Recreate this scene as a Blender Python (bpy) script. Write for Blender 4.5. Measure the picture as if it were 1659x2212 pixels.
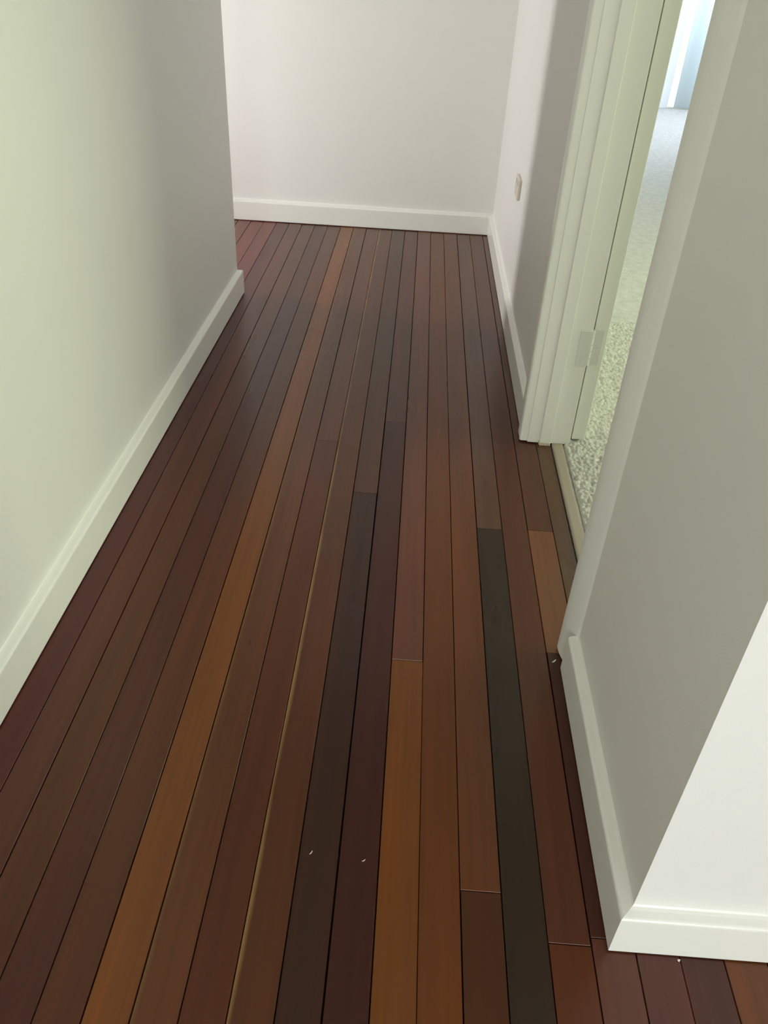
import bpy, bmesh, math, random
import numpy as np
from mathutils import Vector, Matrix

# ------------------------------------------------------------------ clean
for o in list(bpy.data.objects): bpy.data.objects.remove(o, do_unlink=True)
scn = bpy.context.scene
C = scn.collection
S = 0.068                      # one floor board = 68 mm; all plan numbers below are in board widths

def srgb(h):
    h = h.lstrip('#'); r = []
    for i in (0, 2, 4):
        c = int(h[i:i+2], 16)/255
        r.append(c/12.92 if c <= .04045 else ((c+.055)/1.055)**2.4)
    return r

# ------------------------------------------------------------------ camera
yaw, pit, rol = -0.0192865411, 0.626806668, 0.0576920115
F_PX = 1726.24
fw = Vector((math.sin(yaw)*math.cos(pit), math.cos(yaw)*math.cos(pit), -math.sin(pit)))
rt = Vector((math.cos(yaw), -math.sin(yaw), 0)); up = rt.cross(fw)
r2 = math.cos(rol)*rt + math.sin(rol)*up; u2 = -math.sin(rol)*rt + math.cos(rol)*up
cam = bpy.data.cameras.new('camera'); cam.sensor_fit = 'HORIZONTAL'; cam.sensor_width = 36
cam.lens = 36*F_PX/1659; cam.clip_start = .02; cam.clip_end = 200
co = bpy.data.objects.new('camera', cam); C.objects.link(co)
m = Matrix((r2, u2, -fw)).transposed().to_4x4(); m.translation = Vector((2.839*S, 0, 18.6347*S))
co.matrix_world = m; scn.camera = co

# ------------------------------------------------------------------ world, lights, exposure
w = bpy.data.worlds.new('world'); scn.world = w; w.use_nodes = True
bg = w.node_tree.nodes['Background']; bg.inputs[0].default_value = (.86, .90, .66, 1); bg.inputs[1].default_value = 2.0
vs = scn.view_settings; vs.view_transform = 'Standard'; vs.look = 'None'; vs.exposure = 0.0; vs.gamma = 1; vs.use_curve_mapping = False

def area(name, x, y, z, dx, dy, dz, sx, sz, watts, col):
    l = bpy.data.lights.new(name, 'AREA'); l.shape = 'RECTANGLE'; l.size = sx*S; l.size_y = sz*S
    l.energy = watts; l.color = col
    o = bpy.data.objects.new(name, l); C.objects.link(o); o.location = (x*S, y*S, z*S)
    o.rotation_euler = Vector((dx, dy, dz)).to_track_quat('-Z', 'Y').to_euler()
    return o
# daylight at the window openings, some of them added for fill (x, y, z, direction, width, height, power, colour)
area('daylight_east_window', 51.8, -28, 21, -1, 0, 0, 34, 18, 9, (1.0, .97, .70))
area('daylight_rear_window', 22, -51.8, 16, 0, 1, 0, 22, 28, 98, (.93, .92, 1.0))
area('added_rear_door_fill', 0, -51.8, 16, 0, 1, 0, 14, 30, 60, (1.0, 1.0, .98))  # added, unseen: fill light sent down the hallway onto jamb and back wall
area('daylight_side_window', -33.8, 51.8, 14, 1, 0, 0, 5, 25, 60, (1.0, .92, .96))
area('added_room_window_fill', 63.8, 40, 21, -1, 0, 0, 40, 20, 122, (.93, 1.0, .70))  # added, unseen: brightens the carpet near the doorway
area('added_patio_door_fill', 63.8, 113, 17, -1, 0, 0, 26, 26, 180, (.70, .77, 1.0))  # added, unseen: brightens the far end of the carpet
area('daylight_glass_door', 47, 150, 34, 0, -.8, -.6, 30, 26, 95, (.93, .94, 1.0))

# ------------------------------------------------------------------ materials
def nt(name):
    mt = bpy.data.materials.new(name); mt.use_nodes = True
    t = mt.node_tree; return mt, t, t.nodes['Principled BSDF']
def N(t, typ, **kw):
    n = t.nodes.new(typ)
    for k, v in kw.items(): setattr(n, k, v)
    return n
def bump(t, b, h, strength, dist):
    bn = N(t, 'ShaderNodeBump'); bn.inputs['Strength'].default_value = strength; bn.inputs['Distance'].default_value = dist
    t.links.new(h, bn.inputs['Height']); t.links.new(bn.outputs[0], b.inputs['Normal'])
def mapped(t, scale):
    tc = N(t, 'ShaderNodeTexCoord'); mp = N(t, 'ShaderNodeMapping'); mp.inputs['Scale'].default_value = scale
    t.links.new(tc.outputs['Object'], mp.inputs[0]); return mp.outputs[0]

def paint(name, col, rough, nstr=.06, scale=260, spec=.5):
    mt, t, b = nt(name)
    v = mapped(t, (1, 1, 1))
    n = N(t, 'ShaderNodeTexNoise'); n.inputs['Scale'].default_value = scale; n.inputs['Detail'].default_value = 3; t.links.new(v, n.inputs[0])
    n2 = N(t, 'ShaderNodeTexNoise'); n2.inputs['Scale'].default_value = 2.2; n2.inputs['Detail'].default_value = 2; t.links.new(v, n2.inputs[0])
    mx = N(t, 'ShaderNodeMix', data_type='RGBA'); mx.inputs['A'].default_value = (*[c*.965 for c in col], 1); mx.inputs['B'].default_value = (*col, 1)
    t.links.new(n2.outputs[0], mx.inputs['Factor']); t.links.new(mx.outputs['Result'], b.inputs['Base Color'])
    b.inputs['Roughness'].default_value = rough; b.inputs['Specular IOR Level'].default_value = spec
    bump(t, b, n.outputs[0], nstr, .002)
    return mt
M = {}
M['wall'] = paint('wall_paint', (.80, .785, .75), .5, .10)
M['ceiling'] = paint('ceiling_paint', (.84, .83, .80), .8)
M['trim'] = paint('trim_gloss_paint', (.85, .84, .79), .28, .03, 90)
M['door'] = paint('door_paint', (.85, .84, .79), .3, .03, 90)
M['white'] = paint('white_frame_paint', (.80, .80, .82), .3, .0)
M['plastic'] = paint('cream_plastic', (.66, .60, .50), .35, .0)
M['metal'] = paint('painted_hinge', (.74, .73, .69), .3, .05, 200)
M['flake'] = paint('paint_flake', (.85, .82, .74), .5)
M['dark'] = paint('subfloor_dark', (.012, .008, .006), .95)
M['bare'] = paint('bare_chipped_wood', (.62, .50, .36), .7)

def plank_material():
    mt, t, b = nt('polished_hardwood'); L = t.links.new
    oi = N(t, 'ShaderNodeObjectInfo'); tc = N(t, 'ShaderNodeTexCoord')
    # grain space: stretched along the board, shifted per board
    cb = N(t, 'ShaderNodeVectorMath', operation='SCALE'); cb.inputs[3].default_value = 37.0
    cx = N(t, 'ShaderNodeCombineXYZ'); L(oi.outputs['Random'], cx.inputs[0]); L(oi.outputs['Random'], cx.inputs[1]); L(oi.outputs['Random'], cx.inputs[2])
    L(cx.outputs[0], cb.inputs[0])
    ad = N(t, 'ShaderNodeVectorMath', operation='ADD'); L(tc.outputs['Object'], ad.inputs[0]); L(cb.outputs[0], ad.inputs[1])
    def noise(sc, scale, det, dist=0.0):
        mp = N(t, 'ShaderNodeMapping'); mp.inputs['Scale'].default_value = sc; L(ad.outputs[0], mp.inputs[0])
        n = N(t, 'ShaderNodeTexNoise'); n.inputs['Scale'].default_value = scale; n.inputs['Detail'].default_value = det
        n.inputs['Distortion'].default_value = dist; L(mp.outputs[0], n.inputs[0]); return n.outputs[0]
    fine = noise((110, 2.2, 20), 1, 4, .1)
    band = noise((26, 1.0, 8), 1, 3, .15)
    patch = noise((9, 1.5, 4), 1, 2)
    def rng(x, lo, hi, a, bb):
        r = N(t, 'ShaderNodeMapRange'); r.inputs[1].default_value = lo; r.inputs[2].default_value = hi; r.inputs[3].default_value = a; r.inputs[4].default_value = bb
        L(x, r.inputs[0]); return r.outputs[0]
    def mul(a, c):
        n = N(t, 'ShaderNodeMath', operation='MULTIPLY'); L(a, n.inputs[0])
        if isinstance(c, float): n.inputs[1].default_value = c
        else: L(c, n.inputs[1])
        return n.outputs[0]
    v = mul(mul(rng(fine, .3, .7, .90, 1.10), rng(band, .3, .7, 0.9, 1.12)), rng(patch, .3, .7, .93, 1.08))
    sc = N(t, 'ShaderNodeVectorMath', operation='SCALE'); L(oi.outputs['Color'], sc.inputs[0]); L(v, sc.inputs[3])
    # warmer streaks
    warm = N(t, 'ShaderNodeMix', data_type='RGBA'); warm.blend_type = 'MULTIPLY'; warm.inputs['B'].default_value = (1.25, .95, .62, 1)
    L(rng(band, .5, .75, 0, .5), warm.inputs['Factor']); L(sc.outputs[0], warm.inputs['A'])
    # pale sapwood strip on the left arris of some boards (strength = 1 - object alpha)
    sg = N(t, 'ShaderNodeSeparateXYZ'); L(tc.outputs['Generated'], sg.inputs[0])
    wob = noise((3, 5, 3), 1, 2)
    lim = rng(wob, .25, .75, .05, .13)
    d = N(t, 'ShaderNodeMath', operation='SUBTRACT'); L(lim, d.inputs[0]); L(sg.outputs[0], d.inputs[1])
    st = rng(d.outputs[0], -.03, .09, 0, 1)
    inv = N(t, 'ShaderNodeMath', operation='SUBTRACT'); inv.inputs[0].default_value = 1; L(oi.outputs['Alpha'], inv.inputs[1])
    fac = mul(st, inv.outputs[0])
    sap = N(t, 'ShaderNodeMix', data_type='RGBA'); sap.inputs['B'].default_value = (.29, .165, .06, 1)
    L(fac, sap.inputs['Factor']); L(warm.outputs['Result'], sap.inputs['A'])
    L(sap.outputs['Result'], b.inputs['Base Color'])
    L(rng(patch, .3, .7, .27, .30), b.inputs['Roughness'])
    b.inputs['Specular IOR Level'].default_value = .4
    bump(t, b, fine, .015, .001)
    return mt
M['wood'] = plank_material()

def carpet_material():
    mt, t, b = nt('loop_pile_carpet'); L = t.links.new
    v = mapped(t, (1, 1, 1))
    vo = N(t, 'ShaderNodeTexVoronoi'); vo.inputs['Scale'].default_value = 105; L(v, vo.inputs['Vector'])
    no = N(t, 'ShaderNodeTexNoise'); no.inputs['Scale'].default_value = 30; L(v, no.inputs[0])
    cr = N(t, 'ShaderNodeValToRGB'); cr.color_ramp.elements[0].color = (.48, .46, .43, 1); cr.color_ramp.elements[1].color = (.72, .70, .66, 1)
    L(no.outputs[0], cr.inputs[0]); L(cr.outputs[0], b.inputs['Base Color'])
    b.inputs['Roughness'].default_value = .95; b.inputs['Specular IOR Level'].default_value = .1
    inv = N(t, 'ShaderNodeMath', operation='SUBTRACT'); inv.inputs[0].default_value = 1; L(vo.outputs['Distance'], inv.inputs[1])
    bump(t, b, inv.outputs[0], .5, .004)
    return mt
M['carpet'] = carpet_material()
mt, t, b = nt('sheer_curtain'); out = t.nodes['Material Output']
tl = N(t, 'ShaderNodeBsdfTranslucent'); tl.inputs[0].default_value = (.84, .91, .97, 1)
df = N(t, 'ShaderNodeBsdfDiffuse'); df.inputs[0].default_value = (.84, .90, .95, 1)
mx = N(t, 'ShaderNodeMixShader'); mx.inputs[0].default_value = .45; t.links.new(tl.outputs[0], mx.inputs[1]); t.links.new(df.outputs[0], mx.inputs[2])
t.links.new(mx.outputs[0], out.inputs[0]); M['sheer'] = mt
mt, t, b = nt('window_glass'); out = t.nodes['Material Output']
tr = N(t, 'ShaderNodeBsdfTransparent'); tr.inputs[0].default_value = (.95, .98, .97, 1); gl = N(t, 'ShaderNodeBsdfGlossy'); gl.inputs['Roughness'].default_value = .02
fr = N(t, 'ShaderNodeFresnel'); fr.inputs[0].default_value = 1.45; mx = N(t, 'ShaderNodeMixShader')
t.links.new(fr.outputs[0], mx.inputs[0]); t.links.new(tr.outputs[0], mx.inputs[1]); t.links.new(gl.outputs[0], mx.inputs[2]); t.links.new(mx.outputs[0], out.inputs[0]); M['glass'] = mt
M['patio'] = paint('patio_concrete', (.78, .80, .80), .8, .2, 60)

# ------------------------------------------------------------------ mesh helpers (board-width units in, metres out)
def link(name, bm, mat, parent=None, smooth=False, **props):
    bmesh.ops.recalc_face_normals(bm, faces=bm.faces[:])
    me = bpy.data.meshes.new(name); bm.to_mesh(me); bm.free()
    if smooth:
        for p in me.polygons: p.use_smooth = True
    me.materials.append(M[mat])
    o = bpy.data.objects.new(name, me); C.objects.link(o)
    if parent: o.parent = parent
    for k, v in props.items(): o[k] = v
    return o
def prism(bm, poly, z0, z1):
    a = [bm.verts.new((x*S, y*S, z0*S)) for x, y in poly]; b = [bm.verts.new((x*S, y*S, z1*S)) for x, y in poly]
    n = len(poly)
    bm.faces.new(a[::-1]); bm.faces.new(b)
    for i in range(n): bm.faces.new((a[i], a[(i+1) % n], b[(i+1) % n], b[i]))
def box(bm, x0, x1, y0, y1, z0, z1, bev=0.0):
    n0 = len(bm.verts)
    prism(bm, [(x0, y0), (x1, y0), (x1, y1), (x0, y1)], z0, z1)
    if bev:
        bm.verts.ensure_lookup_table(); vs_ = set(bm.verts[n0:])
        es = [e for e in bm.edges if e.verts[0] in vs_ and e.verts[1] in vs_]
        bmesh.ops.bevel(bm, geom=es, offset=bev*S, segments=2, affect='EDGES', profile=.5)
def extrude_profile(bm, prof, rings):
    """prof: (offset from wall, z); rings: list of (origin xy, outward direction xy incl. mitre scale)"""
    rr = []
    for (ox, oy), (nx, ny) in rings:
        rr.append([bm.verts.new(((ox+nx*d)*S, (oy+ny*d)*S, z*S)) for d, z in prof])
    n = len(prof)
    for a, b_ in zip(rr[:-1], rr[1:]):
        for i in range(n): bm.faces.new((a[i], a[(i+1) % n], b_[(i+1) % n], b_[i]))
    bm.faces.new(rr[0][::-1]); bm.faces.new(rr[-1])
def struct(name, label, cat, bm, mat, smooth=False, parent=None):
    return link(name, bm, mat, parent, smooth, kind='structure', label=label, category=cat) if parent is None else link(name, bm, mat, parent, smooth)
def empty(name, loc, **props):
    o = bpy.data.objects.new(name, None); C.objects.link(o); o.location = [c*S for c in loc]; o.empty_display_size = .05
    for k, v in props.items(): o[k] = v
    return o
def keep(o, parent):          # parent while keeping world-space mesh coordinates
    o.parent = parent; o.matrix_parent_inverse = Matrix.Translation(parent.location).inverted(); return o
H = 36.0                       # ceiling height
YB = 63.35                     # back wall face
def XL(y): return -8.30 + .0088*y     # left wall face, very slightly out of square
XR = 8.65                      # right wall face
WE = 9.5                       # near end of the right wall
DN, DF = 18.97, 31.90          # doorway, near and far jamb faces
XI = 10.5                      # room side of right wall
LE = 47.7                      # far end of left wall

# ------------------------------------------------------------------ walls, ceiling
bm = bmesh.new(); prism(bm, [(XL(-50), -50), (XL(LE), LE), (XL(LE)-1.9, LE-1.9), (XL(-50)-1.9, -50)], 0, H)
struct('wall_left', 'long cream painted wall on the left, ending at a corner before the back wall', 'wall', bm, 'wall')
bm = bmesh.new(); prism(bm, [(XL(LE), LE), (-32, LE), (-32, LE-1.9), (XL(LE)-1.9, LE-1.9)], 0, H)
struct('wall_return', 'painted wall turning left round the corner at the far end of the hallway', 'wall', bm, 'wall')
bm = bmesh.new(); box(bm, -34, 10.5, YB, YB+1.9, 0, H)
struct('wall_back', 'pale grey painted wall closing the far end of the hallway', 'wall', bm, 'wall')
bm = bmesh.new()
prism(bm, [(XR, WE), (XI, WE+1.85), (XI, DN-.25), (XR, DN-.25)], 0, H)
box(bm, XR, XI, DN-.25, DF+.25, 30.3, H)
box(bm, XR, XI, DF+.25, YB, 0, H)
struct('wall_right', 'painted wall on the right with the doorway to the carpeted room', 'wall', bm, 'wall')
bm = bmesh.new(); prism(bm, [(XR, WE), (50, WE), (50, WE+1.85), (XI, WE+1.85)], 0, H)
struct('wall_front', 'brightly lit white wall facing the camera at the lower right corner', 'wall', bm, 'wall')
def wall_with_hole(name, label, axis, c0, c1, a0, a1, h0, h1, z0, z1):
    bm = bmesh.new()
    def bx(p, q, za, zb):
        if axis == 'x': box(bm, c0, c1, p, q, za, zb)
        else: box(bm, p, q, c0, c1, za, zb)
    bx(a0, h0, 0, H); bx(h1, a1, 0, H)
    if z0 > 0: bx(h0, h1, 0, z0)
    bx(h0, h1, z1, H)
    struct(name, label, 'wall', bm, 'wall')
def window(name, label, axis, c, h0, h1, z0, z1):
    e = empty(name, (c, h0, z0) if axis == 'x' else (h0, c, z0), kind='structure', label=label, category='window')
    def part(nm, p, q, za, zb, t0, t1, mat):
        bm = bmesh.new()
        if axis == 'x': box(bm, c+t0, c+t1, p, q, za, zb)
        else: box(bm, p, q, c+t0, c+t1, za, zb)
        keep(link(nm, bm, mat), e)
    w_ = .8
    part('window_frame', h0, h0+w_, z0, z1, -.4, .4, 'trim'); part('window_frame', h1-w_, h1, z0, z1, -.4, .4, 'trim')
    part('window_frame', h0+w_, h1-w_, z0, z0+w_, -.4, .4, 'trim'); part('window_frame', h0+w_, h1-w_, z1-w_, z1, -.4, .4, 'trim')
    part('pane', h0+w_, h1-w_, z0+w_, z1-w_, -.04, .04, 'glass')
wall_with_hole('wall_east', 'wall of the near room, out of frame on the right', 'x', 50, 51.8, -50, WE+1.85, -45, -11, 12, 30)
window('window_2', 'window of the near room, out of frame on the right', 'x', 51, -45, -11, 12, 30)
bm = bmesh.new()
for a_, b_, z_, t_ in ((-10.7, -7, 0, H), (-7, 7, 31, H), (7, 11, 0, H), (11, 33, 0, 1), (11, 33, 30, H), (33, 51.8, 0, H)): box(bm, a_, b_, -51.8, -50, z_, t_)
struct('wall_rear', 'wall behind the camera', 'wall', bm, 'wall')
window('added_window_5', 'added glazed opening behind the camera, fills the hallway with light', 'y', -51, -7, 7, 0, 31)  # added opening that goes with the hallway fill light
window('window_3', 'window behind the camera', 'y', -51, 11, 33, 1, 30)
wall_with_hole('wall_side', 'wall with window round the left corner at the far end', 'x', -34, -32, LE-1.9, YB, 49, 54.6, .8, 27)
window('window_4', 'window round the left corner at the far end', 'x', -33, 49, 54.6, .8, 27)
wall_with_hole('wall_garden', 'far wall of the carpeted room with the tall glazed opening', 'y', 129.2, 131, XI, 62, 36.0, 58, 0, 31)
bm = bmesh.new()
for a_, b_, z_, t_ in ((WE+1.85, 20, 0, H), (20, 60, 0, 11), (20, 60, 31, H), (60, 100, 0, H), (100, 126, 31, H), (126, 131, 0, H)): box(bm, 62, 63.9, a_, b_, z_, t_)
struct('wall_room', 'far side wall of the carpeted room', 'wall', bm, 'wall')
window('added_window_6', 'added side window to brighten the carpeted room, out of frame', 'x', 63, 20, 60, 11, 31)  # added opening for the light on the near carpet
window('added_window_7', 'added side glazing to brighten the far carpet, out of frame', 'x', 63, 100, 126, 0, 31)  # added opening for the light on the far carpet
bm = bmesh.new(); box(bm, 8.65, 10.5, YB+1.9, 131, 0, H); struct('wall_partition', 'wall of the carpeted room beyond the hallway end', 'wall', bm, 'wall')
bm = bmesh.new(); box(bm, 50, 63.9, WE, WE+1.85, 0, H); struct('wall_divider', 'wall between the near room and the carpeted room', 'wall', bm, 'wall')
bm = bmesh.new(); box(bm, -34, 64, -51.8, 131, H, H+1); struct('ceiling', 'plain white ceiling above the hallway', 'ceiling', bm, 'ceiling')

# ------------------------------------------------------------------ baseboards
BB = [(-.01, .05), (.29, .05), (.30, .08), (.30, 1.36), (.292, 1.405), (.27, 1.44), (.235, 1.462), (.10, 1.505), (.03, 1.54), (-.01, 1.60)]
def base(name, label, rings):
    bm = bmesh.new(); extrude_profile(bm, BB, rings); return struct(name, label, 'baseboard', bm, 'trim')
base('baseboard_left', 'long cream baseboard running along the foot of the left wall', [((XL(-50), -50), (1, 0)), ((XL(LE), LE), (1, 1))])
base('baseboard_return', 'short baseboard round the corner at the end of the left wall', [((XL(LE), LE), (1, 1)), ((-32, LE), (0, 1))])
base('baseboard_back', 'white baseboard along the foot of the back wall', [((-32, YB), (0, -1)), ((XR, YB), (-1, -1))])
base('baseboard_right_far', 'white baseboard between the door casing and the back corner', [((XR, YB), (-1, -1)), ((XR, DF+1.08), (-1, 0))])
base('baseboard_right_near', 'cream baseboard from the near door casing to the outside corner', [((XR, DN-1.08), (-1, 0)), ((XR, WE), (-1, -1))])
base('baseboard_front', 'bright white baseboard under the wall facing the camera, lower right', [((XR, WE), (-1, -1)), ((50, WE), (0, -1))])

# ------------------------------------------------------------------ doorway: casings, jamb, stop
def casing(name, label, y_in, sgn, prof, mat='trim'):
    # profile in plan: d = distance from the wall face, e = distance from the inner edge
    bm = bmesh.new(); prism(bm, [(XR-d, y_in+sgn*e) for d, e in prof], .07, 31.0)
    return struct(name, label, 'door casing', bm, mat)
P_FAR = [(0, 0), (.30, 0), (.37, .02), (.41, .07), (.42, .14), (.40, .24), (.37, .28), (.37, .33), (.40, .37), (.40, .82), (.37, .93), (.30, 1.0), (0, 1.0)]
P_NEAR = [(0, 0), (.25, 0), (.28, .03), (.28, .20), (.262, .36), (.225, .52), (.175, .68), (.12, .84), (.06, 1.0), (.0, 1.12)]
casing('trim_1', 'grey-green shaded upright casing on the far side of the doorway', DF+.08, 1, P_FAR)
casing('trim_2', 'flat wall-coloured upright casing on the near side of the doorway', DN-.08, -1, P_NEAR, 'wall')
bm = bmesh.new(); box(bm, XR-.40, XR, DN+.0, DF, 30.0, 31.0, .03); struct('trim_3', 'casing across the top of the doorway, above the frame', 'door casing', bm, 'trim')
def jamb(name, label, yf, sgn):
    e = empty(name, (9.5, yf, 0), kind='structure', label=label, category='door frame')
    bm = bmesh.new(); y0, y1 = sorted((yf, yf+sgn*.25)); box(bm, XR-.06, 10.52, y0, y1, .05, 30.25, .02); keep(link('jamb_lining', bm, 'trim'), e)
    bm = bmesh.new(); y0, y1 = sorted((yf-sgn*.17, yf)); box(bm, 9.12, 9.63, y0, y1, .0, 30.0, .025); keep(link('door_stop', bm, 'trim'), e)
    if sgn > 0:   # chipped, splintered foot of the far stop
        bm = bmesh.new()
        pts = [(9.10, 0), (9.20, -.05), (9.24, .02), (9.34, -.03), (9.40, .03), (9.50, -.04), (9.60, .01), (9.62, .10), (9.08, .12)]
        vs1 = [bm.verts.new((x*S, (yf-.19)*S, (z+.05)*S)) for x, z in pts]; vs2 = [bm.verts.new((x*S, (yf-.02)*S, (z+.05)*S)) for x, z in pts]
        bm.faces.new(vs1); bm.faces.new(vs2[::-1])
        for i in range(len(pts)): bm.faces.new((vs1[i], vs2[i], vs2[(i+1) % len(pts)], vs1[(i+1) % len(pts)]))
        o = link('chipped_foot', bm, 'bare'); o['label'] = 'bare chipped wood at the foot of the stop'; keep(o, e)
    return e
jf = jamb('trim_4', 'painted door frame upright with stop and hinge on the far side of the doorway', DF, 1)
jn = jamb('trim_5', 'painted door frame upright hidden on the near side of the doorway', DN, -1)
bm = bmesh.new(); box(bm, XR-.06, 10.52, DN-.2, DF+.2, 30.0, 30.3); struct('trim_6', 'head of the door frame over the doorway', 'door frame', bm, 'trim')

# door leaf folded right back against the room wall
D0 = DF+.24
dr = empty('door_1', (10.7, D0, .2), kind='structure', label='painted door folded right back into the carpeted room, only its hinge edge showing', category='door')
bm = bmesh.new(); box(bm, 10.62, 11.22, D0, D0+12.4, .22, 29.9, .03); keep(link('door_leaf', bm, 'door'), dr)
def hinge(zc):
    bm = bmesh.new(); box(bm, 10.03, 10.53, DF-.035, DF+.01, zc-.8, zc+.8, .01); o = link('hinge_leaf', bm, 'metal'); keep(o, dr)
    bm = bmesh.new(); box(bm, 10.62, 11.05, D0-.035, D0+.01, zc-.8, zc+.8, .01); keep(link('hinge_leaf', bm, 'metal'), dr)
    for i in range(5):
        bm = bmesh.new(); z0 = zc-.8+i*.322
        bmesh.ops.create_cone(bm, cap_ends=True, segments=14, radius1=.085*S, radius2=.085*S, depth=.30*S,
                              matrix=Matrix.Translation((10.575*S, (D0-.06)*S, (z0+.155)*S)))
        keep(link('hinge_knuckle', bm, 'metal', smooth=False), dr)
    for dz in (-.55, 0, .55):
        for xx, yy in ((10.28, DF-.045), (10.84, D0-.045)):
            bm = bmesh.new(); bmesh.ops.create_cone(bm, cap_ends=True, segments=12, radius1=.05*S, radius2=.05*S, depth=.02*S,
                matrix=Matrix.Translation((xx*S, yy*S, (zc+dz)*S)) @ Matrix.Rotation(math.pi/2, 4, 'X'))
            keep(link('screw', bm, 'metal'), dr)
hinge(4.75); hinge(25.5)

# ------------------------------------------------------------------ floor: dark base and individual boards
rnd = random.Random(7)
bm = bmesh.new()
prism(bm, [(-34, -51.8), (51.8, -51.8), (51.8, WE+1.0), (9.69, WE+1.0), (9.69, 65), (-34, 65)], -.6, -.30)
floor = struct('floor', 'polished red-brown hardwood strip floor of the hallway', 'floor', bm, 'dark')
PG = 1.18       # board colours below are as seen; albedo = linear * PG
def alb(h, g=1.0): return [min(.8, c*PG*g*q) for c, q in zip(srgb(h), (1.12, .94, .76))]
# per board: list of (y_end, colour, sapwood) from the near end to the far end
Y9 = 200
B = {
 -13: [(Y9, '5c3a30', 0)], -12: [(Y9, '54382c', 0)], -11: [(Y9, '5a3226', 0)], -10: [(Y9, '5a2c22', 0)], -9: [(Y9, '5a2a26', 0)],
 -8: [(Y9, '452020', 0)],
 -7: [(Y9, '4c2a22', 0)],
 -6: [(Y9, '4a2c1c', 0)],
 -5: [(Y9, '42221a', 0)],
 -4: [(Y9, '4a2a18', 0)],
 -3: [(Y9, '663e1a', 0)],
 -2: [(Y9, '50301c', .35)],
 -1: [(30.9, '4a2614', 0), (Y9, '50301f', 0)],
 0: [(Y9, '4a2a16', 1)],
 1: [(27, '301a12', 0), (Y9, '42291f', 0)],  # invented joint; far stretch painted lighter for the floor's distant sheen
 2: [(33, '371611', 0), (Y9, '472a22', 0)],  # same here: made-up joint, sheen put into the lighter far colour
 3: [(17.81, '643c14', 0), (Y9, '563428', 0)],
 4: [(Y9, '56300f', 0)],
 5: [(10.4, '40220c', 0), (Y9, '56321a', 0)],
 6: [(25.1, '291d15', 0), (Y9, '50382e', 0)],
 7: [(9.3, '4c260e', 0), (Y9, '48281a', 0)],
 8: [(9.5, '503026', 0), (18.6, '3a1a10', 0), (25.2, '64422c', 0), (Y9, '482a1e', 0)],
 9: [(9.9, '4c2c26', 0), (Y9, '4a382c', 0)],
}
cols = ['4c2c24', '452822', '553026', '4c2a1e', '40241e', '58351e']
kinds = list(range(-30, 10)) + list(range(10, 50))
nplank = 0
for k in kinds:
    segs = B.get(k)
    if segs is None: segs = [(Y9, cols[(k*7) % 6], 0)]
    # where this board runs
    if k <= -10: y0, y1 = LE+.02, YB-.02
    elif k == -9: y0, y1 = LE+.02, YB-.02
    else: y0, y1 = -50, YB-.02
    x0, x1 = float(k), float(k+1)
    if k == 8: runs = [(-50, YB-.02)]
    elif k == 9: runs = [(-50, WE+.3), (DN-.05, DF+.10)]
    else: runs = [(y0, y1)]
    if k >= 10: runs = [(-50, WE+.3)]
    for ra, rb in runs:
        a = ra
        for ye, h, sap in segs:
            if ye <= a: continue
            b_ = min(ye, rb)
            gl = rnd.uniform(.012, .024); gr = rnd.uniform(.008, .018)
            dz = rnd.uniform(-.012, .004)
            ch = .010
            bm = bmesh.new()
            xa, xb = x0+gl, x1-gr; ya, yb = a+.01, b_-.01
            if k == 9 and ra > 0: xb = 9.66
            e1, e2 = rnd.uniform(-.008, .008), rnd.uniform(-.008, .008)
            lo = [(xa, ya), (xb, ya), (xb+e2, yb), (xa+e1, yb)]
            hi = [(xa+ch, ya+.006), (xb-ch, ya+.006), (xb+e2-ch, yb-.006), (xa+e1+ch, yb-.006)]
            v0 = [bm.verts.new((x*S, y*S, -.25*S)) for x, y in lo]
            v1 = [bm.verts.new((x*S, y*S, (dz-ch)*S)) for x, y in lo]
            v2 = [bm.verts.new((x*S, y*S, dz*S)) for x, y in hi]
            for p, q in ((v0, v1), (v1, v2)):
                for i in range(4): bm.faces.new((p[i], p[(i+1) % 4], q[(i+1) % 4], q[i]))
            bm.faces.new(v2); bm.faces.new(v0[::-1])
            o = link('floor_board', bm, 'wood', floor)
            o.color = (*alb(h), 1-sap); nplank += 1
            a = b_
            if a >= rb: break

# ------------------------------------------------------------------ threshold strip and carpet
bm = bmesh.new()
prof = [(9.71, -.2), (9.71, .02), (9.74, .06), (9.80, .075), (10.1, .085), (10.20, .07), (10.24, .0), (10.24, -.2)]
a = [bm.verts.new((x*S, (DN+.01)*S, z*S)) for x, z in prof]; b_ = [bm.verts.new((x*S, (DF-.01)*S, z*S)) for x, z in prof]
bm.faces.new(a); bm.faces.new(b_[::-1])
for i in range(len(prof)): bm.faces.new((a[i], b_[i], b_[(i+1) % len(prof)], a[(i+1) % len(prof)]))
M['threshold'] = paint('threshold_timber', (.40, .33, .27), .45, .1, 60)
struct('trim_7', 'taupe timber threshold strip between the floor boards and the carpet', 'threshold', bm, 'threshold')

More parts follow.
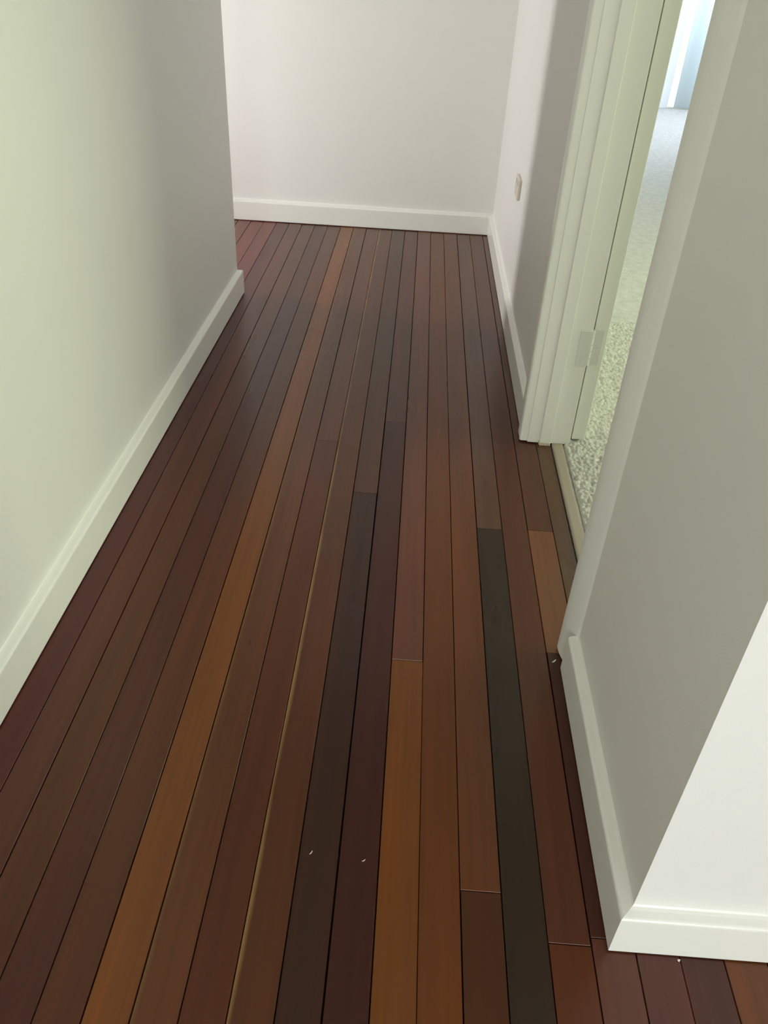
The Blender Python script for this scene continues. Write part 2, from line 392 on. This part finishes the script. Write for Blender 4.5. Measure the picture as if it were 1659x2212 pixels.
rs = np.random.RandomState(3)
step = .045; cell = .17
gx = np.arange(10.22, 17.0, step); gy = np.arange(DN-.5, 47, step)
X, Y = np.meshgrid(gx, gy)
def worley(X, Y, c):
    ix, iy = np.floor(X/c).astype(int), np.floor(Y/c).astype(int)
    ox, oy = ix.min()-2, iy.min()-2
    J = rs.rand(iy.max()-oy+3, ix.max()-ox+3, 3)
    d = np.full(X.shape, 9.)
    hv = np.zeros(X.shape)
    for dx in (-1, 0, 1):
        for dy in (-1, 0, 1):
            j = J[iy+dy-oy, ix+dx-ox]
            px = (ix+dx+.1+.8*j[..., 0])*c; py = (iy+dy+.1+.8*j[..., 1])*c
            dd = np.hypot(X-px, Y-py)/c; mk = dd < d
            d = np.where(mk, dd, d); hv = np.where(mk, j[..., 2], hv)
    return d, hv
d, hv = worley(X, Y, cell)
Z = .0 + (.10+.08*hv)*np.sqrt(np.clip(1-(d/.8)**2, 0, 1))
edge = np.clip((X-10.22)/.1, 0, 1); Z = Z*edge - .05*(1-edge)
inside = (Y > DN+.02) & (Y < DF-.02) | (X > XI+.03)
Z = np.where(inside, Z, -.25)
ny, nx = X.shape
V = np.stack([X*S, Y*S, Z*S], -1).reshape(-1, 3)
I = np.arange(ny*nx).reshape(ny, nx)
Fq = np.stack([I[:-1, :-1], I[:-1, 1:], I[1:, 1:], I[1:, :-1]], -1).reshape(-1, 4)
me = bpy.data.meshes.new('carpet'); me.from_pydata(V.tolist(), [], Fq.tolist()); me.polygons.foreach_set('use_smooth', [True]*len(Fq)); me.materials.append(M['carpet'])
cp = bpy.data.objects.new('carpet', me); C.objects.link(cp)
cp['label'] = 'pale beige loop pile carpet in the room through the doorway'; cp['category'] = 'carpet'; cp['kind'] = 'stuff'
bm = bmesh.new()
prism(bm, [(17.0, WE+1.85), (62, WE+1.85), (62, 129.2), (XI, 129.2), (XI, 46.9), (17.0, 46.9)], -.3, .08)
prism(bm, [(XI, WE+1.85), (17, WE+1.85), (17, DN-.4), (XI, DN-.4)], -.3, .08)
o = link('carpet_field', bm, 'carpet', cp)
bm = bmesh.new(); box(bm, 9.69, 62, WE+1.0, 129.2, -.6, -.31); struct('floor_room', 'base of the floor under the carpet', 'floor', bm, 'dark')

# ------------------------------------------------------------------ glazed door and curtain at the far end of the carpeted room
gd = empty('window_1', (36, 129.6, 0), kind='structure', label='tall white framed glazed opening at the far end of the carpeted room', category='window')
def gp(nm, x0, x1, z0, z1, y0, y1, mat):
    bm = bmesh.new(); box(bm, x0, x1, y0, y1, z0, z1, .02); keep(link(nm, bm, mat), gd)
gp('window_frame', 35.2, 37.55, .1, 31, 128.9, 130.2, 'white'); gp('window_frame', 57, 58, .1, 31, 128.9, 130.2, 'white')
gp('window_frame', 37.55, 57, 30, 31, 128.9, 130.2, 'white'); gp('window_sill', 37.55, 57, -.05, .25, 129.0, 131.0, 'trim')
gp('pane', 37.6, 57, .3, 30, 129.6, 129.7, 'glass')
bm = bmesh.new()
rows = []
for i in range(241):
    x = 38.35+i*(57-38.35)/240
    y = 128.62+.035*math.sin(x*3.1+.6*math.sin(x*.7))
    rows.append((bm.verts.new((x*S, y*S, .3*S)), bm.verts.new((x*S, y*S, 31.2*S))))
for p, q in zip(rows[:-1], rows[1:]): bm.faces.new((p[0], q[0], q[1], p[1]))
ct = link('curtain', bm, 'sheer', None, True); ct['label'] = 'pale blue sheer curtain glowing at the far end of the carpeted room'; ct['category'] = 'curtain'
so = ct.modifiers.new('thickness', 'SOLIDIFY'); so.thickness = .0012
bm = bmesh.new(); box(bm, 10, 100, 131, 260, -1.2, -.6); struct('ground', 'pale paved ground outside the glazed door', 'ground', bm, 'patio')

# ------------------------------------------------------------------ outlet plate on the right wall
op = empty('wall_outlet', (XR, 48.9, 7.05), label='small cream outlet plate low on the right wall beyond the doorway', category='outlet')
bm = bmesh.new(); box(bm, XR-.17, XR, 48.05, 49.75, 6.50, 7.62, .05); keep(link('cover_plate', bm, 'plastic'), op)
for yy in (48.45, 49.25):
    bm = bmesh.new(); box(bm, XR-.20, XR-.165, yy-.02, yy+.17, 7.22, 7.46, .02); keep(link('rocker_switch', bm, 'plastic'), op)

# ------------------------------------------------------------------ flecks of paint lying on the boards
def fleck(x, y, ln, wd, ang, label):
    bm = bmesh.new(); n = 5; top = []; bot = []
    for i in range(n+1):
        t_ = i/n-.5; w_ = wd*(1-(2*t_)**2*.8); zz = .012+.03*(2*t_)**2
        for lst, off in ((top, .012), (bot, 0)):
            lst.append([bm.verts.new(((x+t_*ln*math.cos(ang)-s*w_*math.sin(ang))*S, (y+t_*ln*math.sin(ang)+s*w_*math.cos(ang))*S, (zz+off)*S)) for s in (-.5, .5)])
    for i in range(n):
        bm.faces.new((top[i][0], top[i+1][0], top[i+1][1], top[i][1])); bm.faces.new((bot[i][0], bot[i][1], bot[i+1][1], bot[i+1][0]))
        bm.faces.new((top[i][0], bot[i][0], bot[i+1][0], top[i+1][0])); bm.faces.new((top[i][1], top[i+1][1], bot[i+1][1], bot[i][1]))
    bm.faces.new((top[0][0], top[0][1], bot[0][1], bot[0][0])); bm.faces.new((top[-1][0], bot[-1][0], bot[-1][1], top[-1][1]))
    o = link('paint_flake', bm, 'flake'); o['label'] = label; o['category'] = 'paint flake'; o['group'] = 'paint flecks on the floor boards'
fleck(8.19, 18.2, .20, .045, .75, 'white paint flake on the floor beside the near door casing')
fleck(1.30, 11.05, .12, .02, 1.0, 'tiny pale fleck on the dark board left of the orange board, lower centre')
fleck(2.62, 10.95, .10, .02, .6, 'tiny pale fleck on the dark red board beside the orange board')
fleck(9.95, 9.12, .07, .05, .2, 'tiny white fleck on the floor against the bright front baseboard')
print('boards', nplank)
